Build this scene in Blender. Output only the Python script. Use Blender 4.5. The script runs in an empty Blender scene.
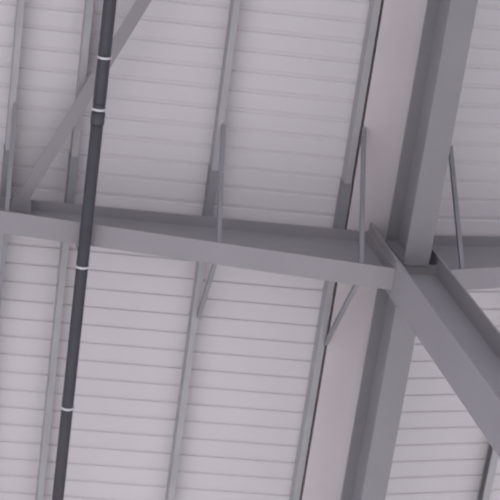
import bpy, bmesh, math, random
from mathutils import Vector, Matrix
random.seed(4)
C = bpy.context.scene.collection
EYE = 1.6                                   # height of the camera above the floor

# ------------------------------------------------------------------ materials
def mat(name, base, rough=.6, metal=0.0, var=.06, scale=6.0, spec=.35, stretch=(1, 1, 1), bump=0.0):
    m = bpy.data.materials.new(name); m.use_nodes = True
    nt = m.node_tree; b = nt.nodes['Principled BSDF']
    tc = nt.nodes.new('ShaderNodeTexCoord'); mp = nt.nodes.new('ShaderNodeMapping')
    mp.inputs['Scale'].default_value = stretch
    nz = nt.nodes.new('ShaderNodeTexNoise'); nz.inputs['Scale'].default_value = scale
    nz.inputs['Detail'].default_value = 5
    cr = nt.nodes.new('ShaderNodeValToRGB')
    cr.color_ramp.elements[0].position = .3; cr.color_ramp.elements[1].position = .7
    cr.color_ramp.elements[0].color = (*[c * (1 - var) for c in base], 1)
    cr.color_ramp.elements[1].color = (*[min(1, c * (1 + var)) for c in base], 1)
    nt.links.new(tc.outputs['Object'], mp.inputs['Vector'])
    nt.links.new(mp.outputs['Vector'], nz.inputs['Vector'])
    nt.links.new(nz.outputs['Fac'], cr.inputs['Fac'])
    nt.links.new(cr.outputs['Color'], b.inputs['Base Color'])
    b.inputs['Roughness'].default_value = rough; b.inputs['Metallic'].default_value = metal
    b.inputs['Specular IOR Level'].default_value = spec
    if bump:
        bp = nt.nodes.new('ShaderNodeBump'); bp.inputs['Strength'].default_value = bump
        nt.links.new(nz.outputs['Fac'], bp.inputs['Height']); nt.links.new(bp.outputs['Normal'], b.inputs['Normal'])
    return m

SHEET = mat('painted roof sheet', (.66, .62, .635), .62, var=.02, scale=1.2)
GUTTER = mat('painted gutter sheet', (.68, .615, .62), .6, var=.03, scale=1.5)
STEEL = mat('grey painted steel', (.315, .297, .311), .5, var=.04, scale=2.0)
BEAM = mat('darker grey beam paint', (.275, .265, .278), .5, var=.04, scale=2.0)
GALV = mat('galvanised steel', (.40, .395, .405), .42, metal=.3, var=.08, scale=14, stretch=(1, .2, 1))
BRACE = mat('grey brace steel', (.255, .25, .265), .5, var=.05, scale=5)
PIPE = mat('dark grey pipe paint', (.080, .076, .087), .42, var=.08, scale=5)
CLAMP = mat('bright zinc clamp', (.70, .69, .71), .4, metal=.2, var=.04)
CONC = mat('pale concrete', (.50, .475, .49), .75, var=.08, scale=.8, bump=.05)
WALL = mat('pale added wall', (.52, .51, .54), .7, var=.05, scale=1)
BOLT = mat('bolt steel', (.22, .22, .23), .4, metal=.5, var=.05)

# ------------------------------------------------------------------ mesh helpers
def newbm(): return bmesh.new()

def hexa(bm, p):
    """solid from 8 points: bottom ring 0-3, top ring 4-7"""
    v = [bm.verts.new(q) for q in p]
    for f in ((3, 2, 1, 0), (4, 5, 6, 7), (0, 1, 5, 4), (1, 2, 6, 5), (2, 3, 7, 6), (3, 0, 4, 7)):
        bm.faces.new([v[i] for i in f])

def box(bm, x0, x1, y0, y1, z0, z1):
    hexa(bm, [(x0, y0, z0), (x1, y0, z0), (x1, y1, z0), (x0, y1, z0), (x0, y0, z1), (x1, y0, z1), (x1, y1, z1), (x0, y1, z1)])

def extrude_y(bm, prof, y0, y1):
    """closed profile of (x, z) run along Y"""
    a = [bm.verts.new((x, y0, z)) for x, z in prof]; b = [bm.verts.new((x, y1, z)) for x, z in prof]
    n = len(prof)
    for i in range(n):
        j = (i + 1) % n
        bm.faces.new((a[i], a[j], b[j], b[i]))
    bm.faces.new(a[::-1]); bm.faces.new(b)

def tube(bm, p0, p1, r, seg=16):
    p0 = Vector(p0); p1 = Vector(p1); d = (p1 - p0).normalized()
    u = d.orthogonal().normalized(); w = d.cross(u)
    ra, rb = [], []
    for i in range(seg):
        a = 2 * math.pi * i / seg; o = (u * math.cos(a) + w * math.sin(a)) * r
        ra.append(bm.verts.new(p0 + o)); rb.append(bm.verts.new(p1 + o))
    for i in range(seg):
        j = (i + 1) % seg
        f = bm.faces.new((ra[i], ra[j], rb[j], rb[i])); f.smooth = True
    bm.faces.new(ra[::-1]); bm.faces.new(rb)

def bar(bm, p0, p1, side, prof):
    """profile of (s, t) run from p0 to p1; s lies along 'side', t square to both"""
    p0 = Vector(p0); p1 = Vector(p1); d = (p1 - p0).normalized()
    s = Vector(side); s = (s - d * s.dot(d)).normalized(); t = d.cross(s)
    if t.z < 0: t = -t
    a = [bm.verts.new(p0 + s * x + t * y) for x, y in prof]; b = [bm.verts.new(p1 + s * x + t * y) for x, y in prof]
    n = len(prof)
    for i in range(n):
        j = (i + 1) % n
        bm.faces.new((a[i], a[j], b[j], b[i]))
    bm.faces.new(a[::-1]); bm.faces.new(b)

def obj(name, bm, m, parent=None, bevel=0.0):
    bmesh.ops.recalc_face_normals(bm, faces=bm.faces[:])
    me = bpy.data.meshes.new(name); bm.to_mesh(me); bm.free(); me.materials.append(m)
    o = bpy.data.objects.new(name, me); C.objects.link(o)
    if bevel:
        b = o.modifiers.new('edge', 'BEVEL'); b.width = bevel; b.segments = 2; b.limit_method = 'ANGLE'
    if parent:
        o.parent = parent
        o.matrix_parent_inverse = Matrix.Translation(-Vector(parent.location))
    return o

def thing(name, label, cat, loc, group=None):
    o = bpy.data.objects.new(name, None); C.objects.link(o); o.location = loc
    o.empty_display_size = .2
    o['label'] = label; o['category'] = cat
    if group: o['group'] = group
    return o

def struct(name, bm, m):
    o = obj(name, bm, m); o['kind'] = 'structure'; return o

# ------------------------------------------------------------------ roof geometry
XV, SL = 4.479, .1061                       # valley line and roof slope
ZV = 12.48 + EYE                            # rafter top at the valley
PD = .130                                   # purlin depth
def top(x): return ZV + SL * abs(x - XV)    # top of rafters = underside of purlins
def sheet(x): return top(x) + PD

Y0, Y1 = -4.5, 14.0                         # extent of the roof along the purlins
XL, XR = -9.0, 15.0
RP, RY = .1695, 3.235                 # rib pitch, a rib centre

def roof(name, xa, xb, RY=RY):
    """ribbed sheet: flat pans with narrow ribs recessed upwards, ribs run down the slope"""
    bm = newbm(); t = .0015
    pts = []
    k0 = math.floor((Y0 - RY) / RP) + 1; k1 = math.floor((Y1 - RY) / RP)
    pts.append((Y0, 0))
    for k in range(k0, k1 + 1):
        y = RY + k * RP
        pts += [(y - .019, 0), (y - .013, .011), (y + .013, .011), (y + .019, 0)]
    pts.append((Y1 + .1, 0))
    lo = [[bm.verts.new((x, y, sheet(x) + z)) for y, z in pts] for x in (xa, xb)]
    hi = [[bm.verts.new((x, y, sheet(x) + z + .004)) for y, z in pts] for x in (xa, xb)]
    n = len(pts)
    for L in (lo, hi):
        for i in range(n - 1):
            bm.faces.new((L[0][i], L[0][i + 1], L[1][i + 1], L[1][i]))
    for s in (0, 1):
        for i in range(n - 1):
            bm.faces.new((lo[s][i], lo[s][i + 1], hi[s][i + 1], hi[s][i]))
    for i in (0, n - 1):
        bm.faces.new((lo[0][i], lo[1][i], hi[1][i], hi[0][i]))
    return struct(name, bm, SHEET)

roof('ceiling', XL, 3.9955)
roof('ceiling.001', 4.577, XR, RY - .047)

# box gutter lying in the valley
bm = newbm(); zg = top(4.02) + .015
prof = [(3.996, zg), (4.575, zg), (4.575, zg + .24), (4.60, zg + .24), (4.60, zg + .246), (4.569, zg + .246), (4.569, zg + .006),
        (4.002, zg + .006), (4.002, zg + .246), (3.974, zg + .246), (3.974, zg + .24), (3.996, zg + .24)]
extrude_y(bm, prof, Y0, Y1)
g = obj('valley_gutter', bm, GUTTER)
g['label'] = 'smooth pinkish-grey sheet strip of the valley gutter, above the heavy beam'; g['category'] = 'gutter'

# ------------------------------------------------------------------ rafters
RYC, RW = 4.747, .187                       # rafter centre line, flange width
YA, YB = RYC - RW / 2, RYC + RW / 2
def lowL(x): return -.264 * x + 12.795 + EYE if x > .3 else 12.795 - .0792 + EYE + SL * (.3 - x)
def lowR(x): return 11.734 + EYE + .25 * (x - 4.70) if x < 8.4 else 11.734 + EYE + .25 * 3.7 + SL * (x - 8.4)

def rafter(label, xs, low, endx):
    r = thing('rafter', label, 'beam', (endx, RYC, low(endx)), 'tapered rafters either side of the column')
    tf = .014
    bw, bb, bt = newbm(), newbm(), newbm()
    for a, b in zip(xs[:-1], xs[1:]):
        def seg(m, y0, y1, f0, f1):
            hexa(m, [(a, y0, f0(a)), (b, y0, f0(b)), (b, y1, f0(b)), (a, y1, f0(a)), (a, y0, f1(a)), (b, y0, f1(b)), (b, y1, f1(b)), (a, y1, f1(a))])
        seg(bb, YA, YB, low, lambda x: low(x) + tf)
        seg(bw, RYC - .005, RYC + .005, lambda x: low(x) + tf, lambda x: top(x) - tf)
        seg(bt, YA, YB, lambda x: top(x) - tf, top)
    obj('bottom_flange', bb, STEEL, r); obj('web', bw, STEEL, r); obj('top_flange', bt, STEEL, r)
    return r

rl = rafter('grey tapered rafter left of the column, with the dark pipe passing under it', [4.186, .3, XL + .1], lowL, 4.186)
bm = newbm(); box(bm, 4.172, 4.188, YA - .01, YB + .01, lowL(4.17) - .0, top(4.18) - .001); obj('end_plate', bm, STEEL, rl)
rr = rafter('grey tapered rafter right of the column, its far part leaving the frame', [4.592, 8.4, XR - .1], lowR, 4.592)
bm = newbm(); box(bm, 4.59, 4.606, YA - .01, YB + .01, lowR(4.6), top(4.59) - .001); obj('end_plate', bm, STEEL, rr)

# ------------------------------------------------------------------ column
CX0, CX1, CY0, CY1 = 4.188, 4.590, 4.581, 4.912
ZT = zg - .002
col = thing('steel_column', 'heavy grey H-section column rising from lower right to the beam junction', 'column', (4.389, RYC, 0))
zb = .03
bm = newbm(); box(bm, CX0, CX0 + .016, CY0, CY1, zb, ZT); obj('flange', bm, STEEL, col, .002)
bm = newbm(); box(bm, CX1 - .016, CX1, CY0, CY1, zb, ZT); obj('flange', bm, STEEL, col, .002)
bm = newbm(); box(bm, CX0 + .016, CX1 - .016, RYC - .006, RYC + .006, zb, ZT); obj('web', bm, STEEL, col)
zs = 11.8125 + EYE
for y0, y1 in ((4.655, RYC - .006), (RYC + .006, CY1 - .004)):
    bm = newbm(); box(bm, CX0 + .016, CX1 - .016, y0, y1, zs, zs + .014); obj('stiffener_plate', bm, STEEL, col)
bm = newbm(); box(bm, CX0 - .12, CX1 + .12, CY0 - .1, CY1 + .1, 0.002, zb); obj('base_plate', bm, STEEL, col, .004)
for sx in (CX0 - .06, CX1 + .06):
    for sy in (CY0 - .05, CY1 + .05):
        bm = newbm(); tube(bm, (sx, sy, zb), (sx, sy, zb + .05), .018, 6); obj('anchor_bolt', bm, BOLT, col)

# ------------------------------------------------------------------ heavy beam under the gutter
def ibeam(label, ya, yb):
    x0, x1, z0, z1, tf = 4.282, 4.497, 11.795 + EYE, 12.335 + EYE, .016
    b = thing('gutter_beam', label, 'beam', (4.39, (ya + yb) / 2, z0), 'heavy I-beams under the gutter')
    bm = newbm(); box(bm, x0, x1, ya, yb, z0, z0 + tf); obj('bottom_flange', bm, BEAM, b, .002)
    bm = newbm(); box(bm, 4.385, 4.395, ya, yb, z0 + tf, z1 - tf); obj('web', bm, BEAM, b)
    bm = newbm(); box(bm, x0, x1, ya, yb, z1 - tf, z1); obj('top_flange', bm, BEAM, b, .002)
    ye = ya if ya > RYC else yb
    e = .012 if ya > RYC else -.012
    bm = newbm(); box(bm, x0 - .006, x1 + .006, min(ye, ye + e), max(ye, ye + e), z0 + tf + .001, z1 - tf - .001)
    obj('end_plate', bm, BEAM, b)
    # hangers that carry the gutter on the beam
    y = ya + .9
    while y < yb:
        bm = newbm(); box(bm, 4.44, 4.49, y - .03, y + .03, z1, zg - .001); obj('gutter_support', bm, BEAM, b)
        y += 2.2
    return b
ibeam('heavy grey I-beam above the column junction, running up out of the top edge', Y0, 4.66)
ibeam('heavy grey I-beam below the column junction, running down to the bottom edge', 4.915, Y1)

# ------------------------------------------------------------------ purlins
def chan(bm, xw, w, d=1, y0=Y0, y1=Y1, dz=0.0, ht=PD, t=.0035):
    """lipped channel: web at xw, flanges towards d, sheared to the roof slope; returns nothing"""
    def P(x, z): return (x, top(x) + z + dz + .004)
    lip = .018
    a = xw; b = xw + d * w; s = d * t
    prof = [P(a, 0), P(b, 0), P(b, lip), P(b - s, lip), P(b - s, t), P(a + s, t), P(a + s, ht - t), P(b - s, ht - t),
            P(b - s, ht - lip), P(b, ht - lip), P(b, ht), P(a, ht)]
    extrude_y(bm, prof, y0, y1)

def purlin(label, xw, w, d=1, lap=None):
    o = thing('roof_purlin', label, 'purlin', (xw, RYC, top(xw)), 'galvanised purlins under the roof sheet')
    bm = newbm(); chan(bm, xw, w, d, ht=PD - .006); obj('channel', bm, GALV, o)
    bm = newbm(); chan(bm, xw - d * .005, .012 + w, d, RYC - .50, RYC + .06, -.0035, PD - .002, .003)  # lap at the rafter; shading there is put into its darker colour
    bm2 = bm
    obj('lap_shade_sleeve', bm2, BRACE, o)['label'] = 'steel sleeve with rafter shade in its darker colour'
    return o
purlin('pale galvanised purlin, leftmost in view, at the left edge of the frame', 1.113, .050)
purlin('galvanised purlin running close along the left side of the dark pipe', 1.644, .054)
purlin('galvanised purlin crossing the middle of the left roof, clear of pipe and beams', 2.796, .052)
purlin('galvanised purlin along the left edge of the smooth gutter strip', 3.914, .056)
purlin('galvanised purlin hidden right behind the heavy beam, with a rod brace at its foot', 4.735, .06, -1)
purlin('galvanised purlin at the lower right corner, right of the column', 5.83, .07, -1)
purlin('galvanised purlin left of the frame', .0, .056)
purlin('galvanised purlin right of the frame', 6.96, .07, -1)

# ------------------------------------------------------------------ knee braces from rafter flange to purlin
def brace(label, x, side, low, xp, reach=.905):
    y0 = YA if side < 0 else YB
    y0i = y0 - side * .02
    z0 = low(x) + .016
    p0 = (x, y0i, z0); p1 = (xp, RYC + side * reach, top(xp) - .006)
    o = thing('fly_brace', label, 'brace', p0, 'thin knee braces between rafters and purlins')
    bm = newbm(); t = .004; w = .034
    bar(bm, p0, p1, (1, 0, 0), [(-w / 2, 0), (w / 2, 0), (w / 2, t), (-w / 2 + t, t), (-w / 2 + t, w), (-w / 2, w)])
    obj('angle_bar', bm, BRACE, o)
    bm = newbm(); tube(bm, (x, y0i, z0 - .002), (x, y0i, z0 + .03), .013, 6); obj('bolt', bm, BOLT, o)
    return o
brace('thin brace above the rafter at the left edge of the frame', 1.136, -1, lowL, 1.16)
brace('short thin brace below the rafter at the left edge of the frame', 1.150, 1, lowL, 1.16)
brace('thin brace rising from the rafter to the middle purlin, above the rafter', 2.805, -1, lowL, 2.845)
brace('thin slanting brace below the rafter to the middle purlin', 2.80, 1, lowL, 2.852, .84)
brace('thin brace above the rafter beside the gutter strip, left of the column', 3.926, -1, lowL, 4.0, 1.0)
brace('slanting brace below the rafter crossing the gutter strip edge', 3.925, 1, lowL, 3.975, .99)
brace('thin dark brace right of the heavy beam, above the right rafter', 4.79, -1, lowR, 4.765)

# ------------------------------------------------------------------ diagonal wind brace upper left
def tt(x, d): return top(x) - d
pa = Vector((1.27, 4.62, tt(1.27, .10))); pb_ = Vector((2.56, 1.81, tt(2.56, .10)))
dirv = (pb_ - pa); far = pa + dirv * 2.2
far.z = tt(far.x, .10)
wb = thing('wind_brace', 'broad grey diagonal bar slanting behind the dark pipe, upper left', 'brace', pa)
bm = newbm(); w = .104; t = .008
bar(bm, pa, far, (1, .46, 0), [(-w / 2, 0), (w / 2, 0), (w / 2, w), (w / 2 - t, w), (w / 2 - t, t), (-w / 2, t)])
obj('angle_bar', bm, STEEL, wb)
bm = newbm(); q = pa
hexa(bm, [(1.20, 4.60, q.z + .002), (1.33, 4.57, q.z - .012), (1.36, 4.741, q.z - .015), (1.18, 4.741, q.z + .004),
          (1.20, 4.60, q.z + .010), (1.33, 4.57, q.z - .004), (1.36, 4.741, q.z - .007), (1.18, 4.741, q.z + .012)])
obj('gusset_plate', bm, STEEL, wb)

# ------------------------------------------------------------------ dark pipe with bright clamps
px, pz, pr = 1.752, 12.26 + EYE, .049
pipe = thing('service_pipe', 'long dark grey pipe with bright clamps hanging under the left roof', 'pipe', (px, RYC, pz))
bm = newbm(); tube(bm, (px, 3.62, pz), (px, Y1 - .3, pz), pr, 28); obj('pipe_run', bm, PIPE, pipe)
bm = newbm(); tube(bm, (px, Y0 + .3, pz), (px, 3.62, pz), pr + .002, 28); obj('pipe_run', bm, PIPE, pipe)
bm = newbm(); tube(bm, (px, 3.70, pz), (px, 3.79, pz), pr + .006, 28); obj('coupling', bm, PIPE, pipe)
for y in (1.3, 3.252, 3.668, 4.995, 6.27, 7.6, 9.1):
    bm = newbm(); tube(bm, (px, y - .009, pz), (px, y + .009, pz), pr + .007, 28)
    c = obj('clamp', bm, CLAMP, pipe); c['label'] = 'bright metal clamp'
    if y not in (3.252, 3.668, 6.27):
        bm = newbm(); tube(bm, (px, y, pz + pr), (px, y, top(px) + .002), .006, 8); obj('hanger_rod', bm, GALV, c)

# ------------------------------------------------------------------ floor, unseen walls added to shape the light
GX0, GX1 = XL - .3, XR + .3
bm = newbm(); box(bm, GX0 - 40, GX1 + 12, Y0 - 45, Y1 + 45, -.2, 0); struct('floor', bm, CONC)
def wall(name, x0, x1, y0, y1, zb=0):
    bm = newbm(); box(bm, x0, x1, y0, y1, zb, max(sheet(GX0), sheet(GX1)) + .4); struct(name, bm, WALL)
wall('wall_left_blocker', GX0 - .2, GX0, Y0 - .4, Y1, 9.5)      # added light blocker, left open below to admit side light
for i, y in enumerate((Y0, RYC, Y1 - .3)):
    bm = newbm(); box(bm, GX0 - .2, GX0, y - .15, y + .15, 0, 9.5); struct('wall_left_pier', bm, WALL)
wall('wall_right_blocker', GX1, GX1 + .2, Y0 - .4, Y1)  # unseen, added to cut sky light from this side
wall('wall_back_blocker', GX0 - .2, GX1 + .2, Y0 - .6, Y0 - .4, 13.3)  # added blocker, raised so horizon light reaches the rafter webs
for x in (GX0, XV, GX1):
    bm = newbm(); box(bm, x - .15, x + .15, Y0 - .6, Y0 - .4, 0, 13.3); struct('wall_back_pier', bm, WALL)

# ------------------------------------------------------------------ light
w = bpy.data.worlds.new('daylight'); bpy.context.scene.world = w; w.use_nodes = True
bg = w.node_tree.nodes['Background']; bg.inputs['Color'].default_value = (.80, .88, 1.0, 1); bg.inputs['Strength'].default_value = 1.15
sun = bpy.data.lights.new('sun', 'SUN'); sun.energy = 4.2; sun.angle = math.radians(2); sun.color = (1.0, .965, .92)
so = bpy.data.objects.new('sun', sun); C.objects.link(so); so.location = (-10, 40, 40)
so.rotation_euler = Vector((.55, -1.0, -.80)).to_track_quat('-Z', 'Y').to_euler()

# ------------------------------------------------------------------ camera
cam = bpy.data.cameras.new('camera'); co = bpy.data.objects.new('camera', cam); C.objects.link(co)
M = Matrix(((0.97174, -0.1329, -0.19507), (-0.05154, -0.92595, 0.37411), (0.23034, 0.35349, 0.90664)))
R = Matrix((M[0], M[1], -M[2])).transposed()
co.matrix_world = Matrix.Translation((0, 0, EYE)) @ R.to_4x4()
cam.sensor_fit = 'HORIZONTAL'; cam.sensor_width = 36; cam.lens = 1647.67 / 500 * 36
cam.clip_end = 200; cam.clip_start = .05
cam.dof.use_dof = True; cam.dof.focus_distance = 9.6; cam.dof.aperture_fstop = 3.5
sc = bpy.context.scene; sc.camera = co
sc.view_settings.view_transform = 'Standard'; sc.view_settings.look = 'None'
sc.view_settings.exposure = .27; sc.view_settings.gamma = 1; sc.view_settings.use_curve_mapping = False
sc.cycles.max_bounces = 8; sc.cycles.diffuse_bounces = 6
